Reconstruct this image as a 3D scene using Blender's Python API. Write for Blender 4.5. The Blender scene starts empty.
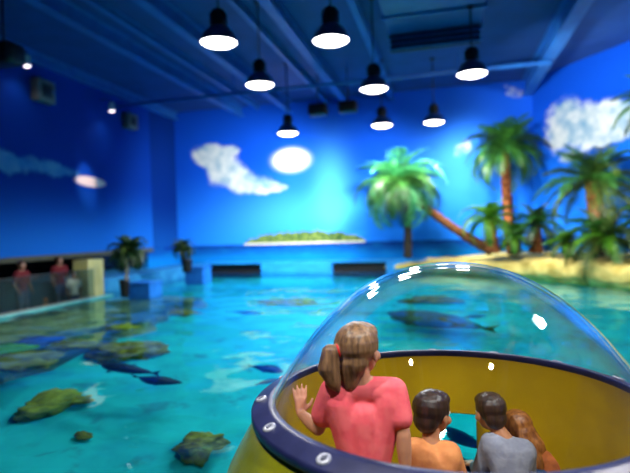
import bpy, bmesh, math, random
from mathutils import Vector, Matrix, noise as mnoise
random.seed(7)
S = bpy.context.scene
C = S.collection
PI = math.pi
V = Vector

# ------------------------------------------------------------------ camera
F = 520.0; CX = 315.0; CY = 236.5; H = 1.25
def cray(u, v): return V(((u - CX) / F, -(v - CY) / F, -1.0))
_vp = cray(445, 228); _p2 = cray(145, 237)
_fw = _vp.normalized(); _up = _vp.cross(_p2).normalized()
if _up.y < 0: _up = -_up
_rt = _fw.cross(_up)
RM = Matrix((_rt, _fw, _up))                 # camera axes -> world
EYE = V((0, 0, H))
def ray(u, v): return RM @ cray(u, v)
def at(u, v, d): return EYE + ray(u, v) * d                      # point at camera depth d
def on_z(u, v, z=0.0):
    d = ray(u, v); return EYE + d * ((z - H) / d.z)
def on_y(u, v, y):
    d = ray(u, v); return EYE + d * (y / d.y)
def on_x(u, v, x):
    d = ray(u, v); return EYE + d * (x / d.x)
def on_wall(u, v, p0, n):
    d = ray(u, v); return EYE + d * ((p0 - EYE).dot(n) / d.dot(n))
def under(u, v, z):                                               # point under water at depth z seen through the surface
    p = on_z(u, v, 0.0); d = ray(u, v).normalized()
    hx = V((d.x, d.y, 0)); s = hx.length / 1.33; c = math.sqrt(1 - s * s)
    return p + hx.normalized() * (s / c * -z) + V((0, 0, z))

cam = bpy.data.cameras.new('camera'); camo = bpy.data.objects.new('camera', cam); C.objects.link(camo)
m4 = RM.to_4x4(); m4.translation = EYE
camo.matrix_world = m4
cam.sensor_width = 36; cam.lens = F * 36 / 630
cam.clip_start = 0.05; cam.clip_end = 200
cam.dof.use_dof = True; cam.dof.focus_distance = 2.35; cam.dof.aperture_fstop = 1.1
S.camera = camo

# ------------------------------------------------------------------ node helpers
class X:
    """a float socket with arithmetic"""
    def __init__(s, t, k): s.t = t; s.k = k
    def _m(s, op, o=None, o2=None):
        n = s.t.nodes.new('ShaderNodeMath'); n.operation = op
        for i, q in enumerate((s, o, o2)):
            if q is None: continue
            if isinstance(q, X): s.t.links.new(q.k, n.inputs[i])
            else: n.inputs[i].default_value = q
        return X(s.t, n.outputs[0])
    def __add__(s, o): return s._m('ADD', o)
    def __sub__(s, o): return s._m('SUBTRACT', o)
    def __mul__(s, o): return s._m('MULTIPLY', o)
    def __truediv__(s, o): return s._m('DIVIDE', o)
    def pw(s, o): return s._m('POWER', o)
    def mx(s, o): return s._m('MAXIMUM', o)
    def mn(s, o): return s._m('MINIMUM', o)
    def exp(s):
        n = s.t.nodes.new('ShaderNodeMath'); n.operation = 'EXPONENT'; s.t.links.new(s.k, n.inputs[0]); return X(s.t, n.outputs[0])
    def ss(s, a, b):
        n = s.t.nodes.new('ShaderNodeMapRange'); n.interpolation_type = 'SMOOTHSTEP'
        s.t.links.new(s.k, n.inputs[0]); n.inputs[1].default_value = a; n.inputs[2].default_value = b
        return X(s.t, n.outputs[0])
class Mat:
    def __init__(s, name):
        s.m = bpy.data.materials.new(name); s.m.use_nodes = True; s.t = s.m.node_tree; s.t.nodes.clear()
        s.out = s.t.nodes.new('ShaderNodeOutputMaterial')
        tc = s.t.nodes.new('ShaderNodeTexCoord'); s.obj = tc.outputs['Object']
        geo = s.t.nodes.new('ShaderNodeNewGeometry'); s.pos = geo.outputs['Position']
    def xyz(s, sock=None):
        n = s.t.nodes.new('ShaderNodeSeparateXYZ'); s.t.links.new(sock or s.obj, n.inputs[0]); return [X(s.t, o) for o in n.outputs]
    def noise(s, scale, detail=3, rough=.55, vec=None, stretch=None):
        n = s.t.nodes.new('ShaderNodeTexNoise'); n.inputs['Scale'].default_value = scale
        n.inputs['Detail'].default_value = detail; n.inputs['Roughness'].default_value = rough
        v = vec or s.obj
        if stretch:
            mp = s.t.nodes.new('ShaderNodeMapping'); mp.inputs['Scale'].default_value = stretch; s.t.links.new(v, mp.inputs[0]); v = mp.outputs[0]
        s.t.links.new(v, n.inputs['Vector']); return X(s.t, n.outputs['Fac'])
    def col(s, c): 
        n = s.t.nodes.new('ShaderNodeRGB'); n.outputs[0].default_value = (*c, 1); return n.outputs[0]
    def mix(s, f, a, b):
        n = s.t.nodes.new('ShaderNodeMix'); n.data_type = 'RGBA'
        s.t.links.new(f.k, n.inputs[0])
        for i, q in ((6, a), (7, b)):
            if isinstance(q, tuple): n.inputs[i].default_value = (*q, 1)
            else: s.t.links.new(q, n.inputs[i])
        return n.outputs[2]
    def bsdf(s, color, rough=.6, metal=0.0, spec=.5, bump=None, bstr=.3, bdist=.02, emit=None, estr=0, sheen=0, coat=0):
        b = s.t.nodes.new('ShaderNodeBsdfPrincipled')
        if isinstance(color, tuple): b.inputs['Base Color'].default_value = (*color, 1)
        else: s.t.links.new(color, b.inputs['Base Color'])
        b.inputs['Roughness'].default_value = rough; b.inputs['Metallic'].default_value = metal
        b.inputs['Specular IOR Level'].default_value = spec
        b.inputs['Coat Weight'].default_value = coat
        if emit: b.inputs['Emission Color'].default_value = (*emit, 1); b.inputs['Emission Strength'].default_value = estr
        if bump is not None:
            n = s.t.nodes.new('ShaderNodeBump'); n.inputs['Strength'].default_value = bstr; n.inputs['Distance'].default_value = bdist
            s.t.links.new(bump.k, n.inputs['Height']); s.t.links.new(n.outputs[0], b.inputs['Normal'])
        s.t.links.new(b.outputs[0], s.out.inputs[0]); return s.m
def vary(name, a, b, scale=4, rough=.6, metal=0, lo=.35, hi=.65, stretch=None, bstr=.25, bdist=.02, spec=.4, coat=0, detail=4):
    M = Mat(name); n = M.noise(scale, detail, .6, stretch=stretch)
    return M.bsdf(M.mix(n.ss(lo, hi), a, b), rough, metal, spec, n, bstr, bdist, coat=coat)
def glass(name, tint, k0=.04, rough=0.0, refl=(1, 1, 1), p=5.0):
    M = Mat(name); t = M.t
    lw = t.nodes.new('ShaderNodeLayerWeight'); lw.inputs[0].default_value = .5
    f = X(t, lw.outputs['Facing']).pw(p) * (1 - k0) + k0
    tr = t.nodes.new('ShaderNodeBsdfTransparent'); tr.inputs[0].default_value = (*tint, 1)
    gl = t.nodes.new('ShaderNodeBsdfGlossy'); gl.inputs['Roughness'].default_value = rough; gl.inputs[0].default_value = (*refl, 1)
    mx = t.nodes.new('ShaderNodeMixShader'); t.links.new(f.k, mx.inputs[0]); t.links.new(tr.outputs[0], mx.inputs[1]); t.links.new(gl.outputs[0], mx.inputs[2])
    t.links.new(mx.outputs[0], M.out.inputs[0]); return M.m

# ------------------------------------------------------------------ mesh helpers
def link(name, me, mats, parent=None, smooth=True):
    if not isinstance(mats, (list, tuple)): mats = [mats]
    for m in mats: me.materials.append(m)
    if smooth:
        for p in me.polygons: p.use_smooth = True
    o = bpy.data.objects.new(name, me); C.objects.link(o)
    if parent is not None:
        me.transform(Matrix.Translation(-parent.location)); o.parent = parent
    return o
def obj(name, bm, mats, parent=None, smooth=True, auto=None, local=False):
    bmesh.ops.recalc_face_normals(bm, faces=bm.faces[:])
    me = bpy.data.meshes.new(name); bm.to_mesh(me); bm.free()
    if local:
        o = link(name, me, mats, None, smooth); o.parent = parent; return o
    return link(name, me, mats, parent, smooth)
def tag(o, label=None, cat=None, group=None, kind=None):
    if label: o['label'] = label
    if cat: o['category'] = cat
    if group: o['group'] = group
    if kind: o['kind'] = kind
    return o
def thing(name, loc, label, cat, group=None):
    o = bpy.data.objects.new(name, None); C.objects.link(o); o.location = loc; o.empty_display_size = .1
    return tag(o, label, cat, group)
def box(bm, lo, hi, bev=0.0, mi=0, mat=None):
    r = bmesh.ops.create_cube(bm, size=1); vs = r['verts']
    lo = V(lo); hi = V(hi); c = (lo + hi) / 2; s = hi - lo
    for v in vs:
        v.co = V((v.co.x * s.x, v.co.y * s.y, v.co.z * s.z)) + c
        if mat is not None: v.co = mat @ v.co
    fs = list({f for v in vs for f in v.link_faces})
    if bev > 0:
        es = list({e for f in fs for e in f.edges})
        r2 = bmesh.ops.bevel(bm, geom=es, offset=bev, segments=2, profile=.5, affect='EDGES'); fs = list({f for f in fs if f.is_valid} | set(r2['faces']))
    for f in fs: f.material_index = mi
def tube(bm, pts, rad, n=10, cap=True):
    """swept tube through points; rad number or list"""
    pts = [V(p) for p in pts]; k = len(pts)
    rads = rad if isinstance(rad, (list, tuple)) else [rad] * k
    rings = []; prev = None
    for i, p in enumerate(pts):
        d = (pts[min(i + 1, k - 1)] - pts[max(i - 1, 0)]).normalized()
        if prev is None:
            a = d.orthogonal().normalized()
        else:
            a = (prev - d * prev.dot(d)); a = a.normalized() if a.length > 1e-6 else d.orthogonal().normalized()
        prev = a; b = d.cross(a)
        rings.append([bm.verts.new(p + (a * math.cos(2 * PI * j / n) + b * math.sin(2 * PI * j / n)) * rads[i]) for j in range(n)])
    for i in range(k - 1):
        for j in range(n):
            bm.faces.new((rings[i][j], rings[i][(j + 1) % n], rings[i + 1][(j + 1) % n], rings[i + 1][j]))
    if cap:
        bm.faces.new(rings[0][::-1]); bm.faces.new(rings[-1])
def lathe(bm, prof, c=(0, 0, 0), n=48, a0=0.0, a1=2 * PI, fn=None):
    """profile [(r,z)] spun round z"""
    full = abs(a1 - a0 - 2 * PI) < 1e-6; cnt = n if full else n + 1
    cols = []
    for j in range(cnt):
        a = a0 + (a1 - a0) * j / n; col = []
        for (r, z) in prof:
            if fn: r, z = fn(r, z, a)
            col.append(bm.verts.new((c[0] + r * math.cos(a), c[1] + r * math.sin(a), c[2] + z)))
        cols.append(col)
    for j in range(n):
        A = cols[j]; B = cols[(j + 1) % cnt]
        for i in range(len(prof) - 1):
            bm.faces.new((A[i], B[i], B[i + 1], A[i + 1]))
    return cols
def sphere_pts(c, r, n=8):
    out = []
    r = V((r, r, r)) if not hasattr(r, '__len__') else V(r)
    for i in range(n + 1):
        t = PI * i / n
        for j in range(2 * n):
            p = PI * j / n
            out.append(V(c) + V((r.x * math.sin(t) * math.cos(p), r.y * math.sin(t) * math.sin(p), r.z * math.cos(t))))
    return out
def hull_prim(pts):
    bm = bmesh.new()
    for p in pts: bm.verts.new(p)
    bmesh.ops.remove_doubles(bm, verts=bm.verts[:], dist=1e-5)
    r = bmesh.ops.convex_hull(bm, input=bm.verts[:])
    bad = [g for g in r['geom_interior'] if isinstance(g, bmesh.types.BMVert)]
    if bad: bmesh.ops.delete(bm, geom=bad, context='VERTS')
    bmesh.ops.recalc_face_normals(bm, faces=bm.faces[:])
    return bm
def cap_(p0, r0, p1, r1): return ('c', p0, r0, p1, r1)
def ell_(c, r, rot=None): return ('e', c, r, rot)
def organic(name, prims, voxel, mats, parent=None, smooth=5, fn=None):
    """tapered capsules and ellipsoids fused to one continuous surface"""
    big = bmesh.new(); tmp = bpy.data.meshes.new('tmp')
    for q in prims:
        if q[0] == 'c': b = hull_prim(sphere_pts(q[1], q[2], 6) + sphere_pts(q[3], q[4], 6))
        else:
            pts = sphere_pts((0, 0, 0), q[2], 9)
            if q[3] is not None: pts = [q[3] @ p for p in pts]
            b = hull_prim([p + V(q[1]) for p in pts])
        b.to_mesh(tmp); b.free(); big.from_mesh(tmp)
    me = bpy.data.meshes.new(name); big.to_mesh(me); big.free(); bpy.data.meshes.remove(tmp)
    o = bpy.data.objects.new(name, me); C.objects.link(o)
    md = o.modifiers.new('r', 'REMESH'); md.mode = 'VOXEL'; md.voxel_size = voxel
    if smooth:
        sm = o.modifiers.new('s', 'SMOOTH'); sm.factor = .5; sm.iterations = smooth
    dg = bpy.context.evaluated_depsgraph_get(); dg.update()
    nm = bpy.data.meshes.new_from_object(o.evaluated_get(dg)); nm.name = name
    bpy.data.objects.remove(o); bpy.data.meshes.remove(me)
    if fn:
        for v in nm.vertices: v.co = fn(v.co)
    return link(name, nm, mats, parent)

# ------------------------------------------------------------------ room dimensions
YB = 15.9                                    # back wall
XL = -8.7                                    # left wall above the visitors' gallery
ZC = 5.4                                     # ceiling
CRN = V((2.5, YB, 0))                        # corner where the right wall turns towards us
RDIR = V((1.7, -2.55, 0)).normalized(); RN = V((-RDIR.y, RDIR.x, 0)); RN = -RN if RN.y > 0 else RN

# ------------------------------------------------------------------ mural paint
def blob(xs, zs, cx, cz, ax, az):
    a = (xs - cx) / ax; b = (zs - cz) / az
    return ((a * a + b * b) * -1.0).exp()
def blobs(xs, zs, lst):
    tot = None
    for q in lst:
        e = blob(xs, zs, *q[:4])
        if len(q) > 4: e = e * q[4]
        tot = e if tot is None else tot + e
    return tot
SKY_HI = (.002, .062, .50); SKY_LO = (.010, .20, .88)  # painted sky gradient, its top also deepened for the shade above the lamps
def mural(name, coord, clouds, island=None, sea=True, wash_glow=None, cloudcol=((.14, .30, .42), (.62, .66, .60)), grad=(.9, 3.6), hz=.91, lit_tip=None, noise_s=.9, dim=1.0, hotspot=None):
    M = Mat(name); x, y, z = M.xyz()
    s = coord(x, y)
    nz = M.noise(noise_s * 1.3, 7, .62)
    n2 = M.noise(3.5, 4, .6)
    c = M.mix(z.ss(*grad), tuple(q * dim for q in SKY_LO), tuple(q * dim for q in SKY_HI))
    if wash_glow: c = M.mix((blobs(s, z, wash_glow)).mn(1.0) * .8, c, (.06, .34, .92))
    b = blobs(s, z, clouds)
    n4 = M.noise(7, 5, .65)
    m = (b.mn(1.2) + (nz - .5) * 1.7 + (n4 - .5) * .6).ss(.40, .88)
    shade = (n2 * .5 + nz * .7).ss(.42, .78)
    c = M.mix(m * .93, c, M.mix(shade, cloudcol[0], cloudcol[1]))
    if lit_tip: c = M.mix((blobs(s, z, lit_tip).mn(1.3) + (nz - .5) * .7).ss(.35, .7), c, (.85, .62, .55))
    if hotspot: c = M.mix(blobs(s, z, hotspot).ss(.12, .85), c, (.95, .95, .93))
    if sea:
        t = M.mix((z * -1.0 + hz).ss(.0, .52), (.002, .030, .22), (.002, .16, .52))
        t = M.mix(M.noise(2.2, 3, .5, stretch=(1, 1, 9)).ss(.45, .75) * .5, t, (.004, .21, .50))
        c = M.mix((z * -1.0 + hz).ss(-.004, .012), c, t)
    if island:
        cx, hw, zb, hh = island
        t = (s - cx) / hw
        env = (t * t * -1.0 + 1.0).mx(0.0).pw(.55)
        trees = M.noise(5.5, 5, .7)
        top = env * hh * (trees * 1.3 + .25) + zb + .045
        on = (t * t * -1.0 + 1.0).ss(0, .05)
        tm = (top - z).ss(0, .02) * (z - (zb + .035)).ss(0, .012) * on
        bm_ = ((z * -1.0) + (zb + .055)).ss(0, .012) * (z - zb).ss(-.01, .012) * on
        c = M.mix(bm_, c, (.75, .74, .62))
        c = M.mix(tm, c, M.mix(M.noise(12, 4, .6).ss(.4, .62), (.012, .06, .02), (.16, .22, .05)))
    return M.bsdf(c, .75, 0, .05, M.noise(30, 2), .04, .004)
def px_blob(fn, u, v, du, dv):
    """pixel ellipse on a wall -> (s, z, as, az)"""
    a = fn(u, v); b = fn(u + du, v); c = fn(u, v - dv)
    return a[0], a[1], abs(b[0] - a[0]), abs(c[1] - a[1])
def fb(u, v): p = on_y(u, v, YB); return p.x, p.z
def fr(u, v): p = on_wall(u, v, CRN, RN); return (p - CRN).dot(RDIR), p.z
def fl(u, v): p = on_x(u, v, XL); return p.y, p.z
back_clouds_glow = [px_blob(fb, *q) for q in ((205, 151, 14, 11), (217, 159, 18, 9), (226, 172, 22, 10), (243, 181, 24, 10), (262, 187, 20, 7), (278, 188, 11, 4), (232, 150, 8, 4))] + \
              [px_blob(fb, 510, 95, 12, 14) + (.62,), px_blob(fb, 462, 150, 14, 12) + (.7,), px_blob(fb, 296, 196, 10, 3) + (.5,)]  # middle blob paints in a lamp's glow on the wall
back_hotspot = [px_blob(fb, 291, 160, 18, 11)]  # lamp hotspot painted into the mural colour
back_wash_glow = [px_blob(fb, 332, 190, 18, 45), px_blob(fb, 290, 215, 70, 26) + (.5,), px_blob(fb, 460, 165, 40, 45) + (.6,)]  # soft glow of the wall lamps, painted into the sky
isl = fb(303, 242); isl2 = fb(366, 240)
M_back = mural('mural_back', lambda x, y: x, back_clouds_glow, (isl[0], isl2[0] - isl[0], .895, .40), True, back_wash_glow, hotspot=back_hotspot)
right_clouds = [px_blob(fr, *q) for q in ((565, 108, 16, 16), (590, 122, 30, 17), (618, 112, 26, 14), (560, 135, 18, 15), (605, 138, 28, 10), (570, 158, 12, 6), (648, 120, 22, 20))]
M_right = mural('mural_right', lambda x, y: (x - CRN.x) * RDIR.x + (y - CRN.y) * RDIR.y, right_clouds, None, True, None, grad=(.9, 4.6))
left_clouds = [px_blob(fl, 20, 163, 40, 11) + (.85,), px_blob(fl, 68, 172, 22, 7) + (.8,), px_blob(fl, -30, 158, 40, 12)]
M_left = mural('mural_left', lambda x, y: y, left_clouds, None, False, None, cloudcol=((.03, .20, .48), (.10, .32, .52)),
               lit_tip=[px_blob(fl, 86, 181, 14, 6), px_blob(fl, 97, 183, 9, 4)], grad=(1.0, 2.9), dim=.56)  # lit cloud tip is painted in; wall colour lowered for its weaker light
M_recess_shade = mural('mural_recess_shade', lambda x, y: y, [(0, -50, .1, .1)], None, True, None, grad=(.5, 2.5), dim=.35)  # same sky, darkened in the paint to give the recess its shade

# ------------------------------------------------------------------ other materials
M_ceil = vary('ceiling_paint', (.003, .042, .19), (.005, .052, .23), 1.5, .7)
M_beam = vary('beam_paint', (.008, .09, .36), (.010, .12, .42), 3, .5)
M_duct = vary('duct_paint', (.006, .075, .28), (.009, .10, .34), 3, .45)
M_black = vary('black_metal', (.004, .004, .006), (.010, .010, .013), 20, .5)
M_lampbody = vary('lamp_shell', (.008, .030, .11), (.012, .042, .15), 15, .4, .1)
M_white = vary('white_metal', (.6, .6, .62), (.7, .7, .7), 10, .4)
M_grey = vary('grey_plastic', (.10, .11, .11), (.14, .15, .14), 20, .6)
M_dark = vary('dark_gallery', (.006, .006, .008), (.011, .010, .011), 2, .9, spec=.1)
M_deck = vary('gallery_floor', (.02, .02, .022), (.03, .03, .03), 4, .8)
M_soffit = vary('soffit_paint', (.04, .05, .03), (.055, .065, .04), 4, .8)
M_cream = vary('cream_paint', (.34, .36, .14), (.42, .42, .18), 3, .7)
M_ledge = vary('ledge_paint', (.006, .18, .58), (.010, .25, .66), 2, .45, stretch=(1, 1, 4))
M_kerb = vary('kerb_tile', (.05, .30, .33), (.09, .42, .42), 5, .35)
M_plat = vary('platform_paint', (.010, .13, .34), (.02, .20, .42), 3, .45)
M_planter = vary('planter_paint', (.006, .11, .48), (.010, .16, .60), 4, .4)
M_yellow = vary('yellow_interior', (.36, .23, .001), (.44, .29, .002), 2.5, .42, bstr=.05, spec=.4)
M_hull = vary('yellow_hull', (.13, .15, .002), (.20, .21, .004), 5, .30, bstr=.35, bdist=.01, spec=.5, coat=.3)
M_flange = vary('navy_flange', (.007, .010, .050), (.012, .016, .070), 8, .38, bstr=.08)
M_washer = vary('bolt_washer', (.24, .26, .34), (.34, .36, .43), 30, .35, .2)
M_bolt = vary('bolt_head', (.05, .06, .10), (.09, .10, .15), 30, .4, .5)
M_rock = vary('sand_rock', (.38, .29, .065), (.70, .60, .20), 2.2, .9, lo=.3, hi=.68, bstr=.8, bdist=.08, spec=.1, detail=8)
M_bark = vary('bark', (.045, .018, .008), (.15, .060, .022), 9, .85, stretch=(1, 1, 3), bstr=.8, bdist=.03, spec=.1)
M_barkred = vary('bark_red', (.08, .022, .008), (.25, .085, .030), 10, .85, bstr=.9, bdist=.03, spec=.1)
M_barkdark = vary('bark_dark', (.012, .012, .012), (.045, .035, .025), 9, .85, bstr=.8, bdist=.03, spec=.1)
M_palepole = vary('pale_trunk', (.25, .22, .18), (.40, .36, .30), 9, .7)
def leaf(name, a, b):
    M = Mat(name); n = M.noise(5, 3)
    c = M.mix(n.ss(.35, .65), a, b)
    m = M.bsdf(c, .45, 0, .4); t = M.t
    tl = t.nodes.new('ShaderNodeBsdfTranslucent'); t.links.new(c, tl.inputs[0])
    mx = t.nodes.new('ShaderNodeMixShader'); mx.inputs[0].default_value = .3
    pb = [q for q in t.nodes if q.type == 'BSDF_PRINCIPLED'][0]
    t.links.new(pb.outputs[0], mx.inputs[1]); t.links.new(tl.outputs[0], mx.inputs[2]); t.links.new(mx.outputs[0], M.out.inputs[0])
    return m
L_bright = leaf('leaf_bright', (.012, .15, .045), (.07, .34, .12))
L_mid = leaf('leaf_mid', (.010, .070, .010), (.035, .145, .016))
L_lime = leaf('leaf_lime', (.022, .12, .004), (.08, .23, .01))
L_dark = leaf('leaf_dark', (.006, .030, .012), (.018, .065, .016))
L_olive = leaf('leaf_olive', (.02, .055, .008), (.06, .11, .014))
L_blue = leaf('leaf_shade', (.006, .045, .05), (.015, .09, .08))
G_dome = glass('acrylic', (.955, .975, .99), .05)
G_win = glass('window_acrylic', (.34, .90, .84), .012)
G_bar = glass('barrier_glass', (.62, .71, .69), .03, .3)
def emis(name, c, s):
    M = Mat(name); e = M.t.nodes.new('ShaderNodeEmission'); e.inputs[0].default_value = (*c, 1); e.inputs[1].default_value = s
    M.t.links.new(e.outputs[0], M.out.inputs[0]); return M.m
E_lamp = emis('lamp_glow', (1, .97, 1.0), 14)
E_small = emis('spot_glow', (.95, .85, .95), 4)

# ------------------------------------------------------------------ shell
def quad_wall(name, pts, m, kind='structure', thick=None):
    bm = bmesh.new(); vs = [bm.verts.new(p) for p in pts]; bm.faces.new(vs)
    if thick:
        r = bmesh.ops.extrude_face_region(bm, geom=bm.faces[:]); bmesh.ops.translate(bm, verts=[g for g in r['geom'] if isinstance(g, bmesh.types.BMVert)], vec=thick)
    o = obj(name, bm, m, smooth=False); o['kind'] = kind; return o
ZB = -1.9                                    # bottom of pool
YF = -4.0                                    # wall behind the camera
RE = CRN + RDIR * 9.0
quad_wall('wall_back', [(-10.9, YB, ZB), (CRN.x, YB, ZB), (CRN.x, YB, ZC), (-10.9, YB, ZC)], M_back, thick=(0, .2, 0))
quad_wall('wall_right', [(CRN.x, CRN.y, ZB), (RE.x, RE.y, ZB), (RE.x, RE.y, ZC), (CRN.x, CRN.y, ZC)], M_right, thick=tuple(-RN * .2))
quad_wall('wall_right_side', [(RE.x, RE.y, ZB), (RE.x, YF, ZB), (RE.x, YF, ZC), (RE.x, RE.y, ZC)], vary('wall_paint', (.005, .07, .36), (.006, .09, .42), 1, .6), thick=(.2, 0, 0))
quad_wall('wall_front', [(-10.9, YF, ZB), (RE.x, YF, ZB), (RE.x, YF, ZC), (-10.9, YF, ZC)], vary('wall_paint_front', (.004, .045, .20), (.005, .06, .24), 1, .6), thick=(0, -.2, 0))
ye = on_x(150, 150, XL).y
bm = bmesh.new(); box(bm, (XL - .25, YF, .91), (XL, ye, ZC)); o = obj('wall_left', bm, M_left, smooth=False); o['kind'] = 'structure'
quad_wall('wall_left_recess', [(XL - .05, ye - .2, -.3), (XL - .05, YB, -.3), (XL - .05, YB, ZC), (XL - .05, ye - .2, ZC)], M_recess_shade, thick=(-.2, 0, 0))
bm = bmesh.new(); box(bm, (-11.1, YF, ZC), (RE.x + .2, YB + .2, ZC + .15)); o = obj('ceiling', bm, M_ceil, smooth=False); o['kind'] = 'structure'
# visitors' gallery under the left wall
XP = -7.03                                   # pool edge on the left
yg = on_x(108, 297, XP).y
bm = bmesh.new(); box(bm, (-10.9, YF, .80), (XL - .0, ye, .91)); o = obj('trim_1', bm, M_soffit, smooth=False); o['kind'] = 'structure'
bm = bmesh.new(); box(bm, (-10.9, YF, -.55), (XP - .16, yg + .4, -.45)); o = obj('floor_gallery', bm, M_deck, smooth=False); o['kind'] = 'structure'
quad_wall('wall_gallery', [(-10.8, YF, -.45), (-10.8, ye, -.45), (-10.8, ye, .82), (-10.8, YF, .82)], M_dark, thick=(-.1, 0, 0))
bm = bmesh.new(); box(bm, (XP - .16, YF, ZB), (XP, yg + .2, .03), .01); o = obj('trim_2', bm, M_kerb, smooth=False); o['kind'] = 'structure'
# lit cream end wall of the gallery
pe = on_x(85, 290, XP - .35); 
bm = bmesh.new(); box(bm, (XP - .62, pe.y, -.45), (XP - .26, pe.y + .5, .80)); o = obj('wall_gallery_end', bm, M_cream, smooth=False); o['kind'] = 'structure'
# platform in the far left corner
bm = bmesh.new(); box(bm, (-10.8, yg + .55, ZB), (-7.72, YB - .02, .30), .02); o = obj('trim_3', bm, M_plat, smooth=False); o['kind'] = 'structure'
# low painted ledge along the back wall with two dark openings
def ledge():
    bm = bmesh.new()
    lo_y, hi_y = YB - .38, YB
    x = -7.70; segs = []
    a0, a1 = on_y(206, 275, lo_y).x, on_y(261, 272, lo_y).x
    b0, b1 = on_y(332, 270, lo_y).x, on_y(386, 268, lo_y).x
    for q0, q1 in ((x, a0), (a1, b0), (b1, 1.2)):
        box(bm, (q0, lo_y, ZB), (q1, hi_y, .36))
    for q0, q1 in ((a0, a1), (b0, b1)):
        box(bm, (q0, lo_y, .30), (q1, hi_y, .36)); box(bm, (q0, lo_y, ZB), (q1, hi_y, -.05))
    o = obj('trim_4', bm, M_ledge, smooth=False); o['kind'] = 'structure'
    for q0, q1 in ((a0, a1), (b0, b1)):
        bm = bmesh.new(); box(bm, (q0, lo_y + .22, -.05), (q1, lo_y + .30, .30))
        o = obj('trim_5' if q0 == a0 else 'trim_6', bm, M_black, smooth=False); o['kind'] = 'structure'
ledge()
# ------------------------------------------------------------------ pool
Mf = Mat('pool_floor'); nf = Mf.noise(.55, 5, .6); n2 = Mf.noise(2.6, 4, .6); n3 = Mf.noise(9, 3, .6)
cf = Mf.mix(nf.ss(.44, .66), (.028, .56, .58), (.020, .38, .44))
cf = Mf.mix(n2.ss(.54, .70) * .7, cf, (.04, .22, .27))
cf = Mf.mix(n3.ss(.6, .8) * .3, cf, (.07, .68, .70))
M_floor = Mf.bsdf(cf, .9, 0, .1, n3, .2, .02)
bm = bmesh.new(); box(bm, (-11, YF, ZB - .1), (RE.x, YB, ZB + .35)); flo = obj('floor', bm, M_floor, smooth=False); flo['kind'] = 'structure'
ZF = ZB + .35
# underwater reef shelf along the left edge
M_reef = Mat('reef'); r1 = M_reef.noise(1.1, 5, .65); r2 = M_reef.noise(3.5, 4, .6)
cr = M_reef.mix(r1.ss(.40, .58), (.07, .12, .10), (.34, .30, .14))
cr = M_reef.mix(r2.ss(.55, .72) * .7, cr, (.10, .22, .10))
M_reefm = M_reef.bsdf(cr, .95, 0, .05, r2, .8, .06)
RECV = [flo]
def grid_mesh(nu, nv, fn):
    bm = bmesh.new(); g = [[bm.verts.new(fn(i / nu, j / nv)) for j in range(nv + 1)] for i in range(nu + 1)]
    for i in range(nu):
        for j in range(nv): bm.faces.new((g[i][j], g[i + 1][j], g[i + 1][j + 1], g[i][j + 1]))
    return bm
def reef(a, b):
    y = 1.0 + a * (yg + .5 - 1.0)
    w = 2.05 + .5 * mnoise.noise((y * .6, 3.1, 0)) + .25 * mnoise.noise((y * 1.9, 1.1, 0))
    prof = [(0, -.42), (.45, -.40), (.8, -.48), (.92, -.62), (.97, -.95), (1.0, -1.25), (1.05, -1.75)]
    k = b * (len(prof) - 1); i = min(int(k), len(prof) - 2); t = k - i
    r = prof[i][0] * (1 - t) + prof[i + 1][0] * t; z = prof[i][1] * (1 - t) + prof[i + 1][1] * t
    n = mnoise.fractal((XP + r * w, y, z * 1.5), 1, 2, 4) * .10
    return (XP + r * w + n, y, z + n)
o = obj('trim_7', grid_mesh(110, 42, reef), M_reefm); o['kind'] = 'structure'; RECV.append(o)

BC = V((.009, 2.206, .574)); BR = .745; BH = .534
def water():
    step = .085; x0, x1, y0, y1 = -7.9, RE.x - .01, YF + .01, YB - .01
    nx = int((x1 - x0) / step); ny = int((y1 - y0) / step)
    def fn(a, b):
        x = x0 + a * (x1 - x0); y = y0 + b * (y1 - y0)
        h = .015 * mnoise.noise((x * .9, y * 1.3, .3)) + .010 * mnoise.noise((x * 2.2 + 4, y * 3.0, 1.7)) + .0052 * mnoise.noise((x * 5, y * 6.5, 5.2))
        return (x, y, h)
    bm = grid_mesh(nx, ny, fn)
    kill = [f for f in bm.faces if any((V((v.co.x, v.co.y, 0)) - V((BC.x, BC.y, 0))).length < .765 for v in f.verts)]
    kill += [f for f in bm.faces if f not in set(kill) and f.calc_center_median().x < XP - .1 and f.calc_center_median().y < yg + .2]
    bmesh.ops.delete(bm, geom=list(set(kill)), context='FACES')
    M = Mat('water'); t = M.t
    g = t.nodes.new('ShaderNodeBsdfGlass'); g.inputs['IOR'].default_value = 1.33; g.inputs['Roughness'].default_value = 0.0
    g.inputs['Color'].default_value = (.62, .97, .985, 1)
    t.links.new(g.outputs[0], M.out.inputs[0])
    o = obj('pool_water', bm, M.m)
    if sum(p.normal.z for p in o.data.polygons) < 0: o.data.flip_normals()
    tag(o, 'clear turquoise water filling the aquarium pool', 'water', kind='stuff')
    return o
wat = water()

try: wat.cycles.is_caustics_caster = True
except Exception as e: print('caster', e)

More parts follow.
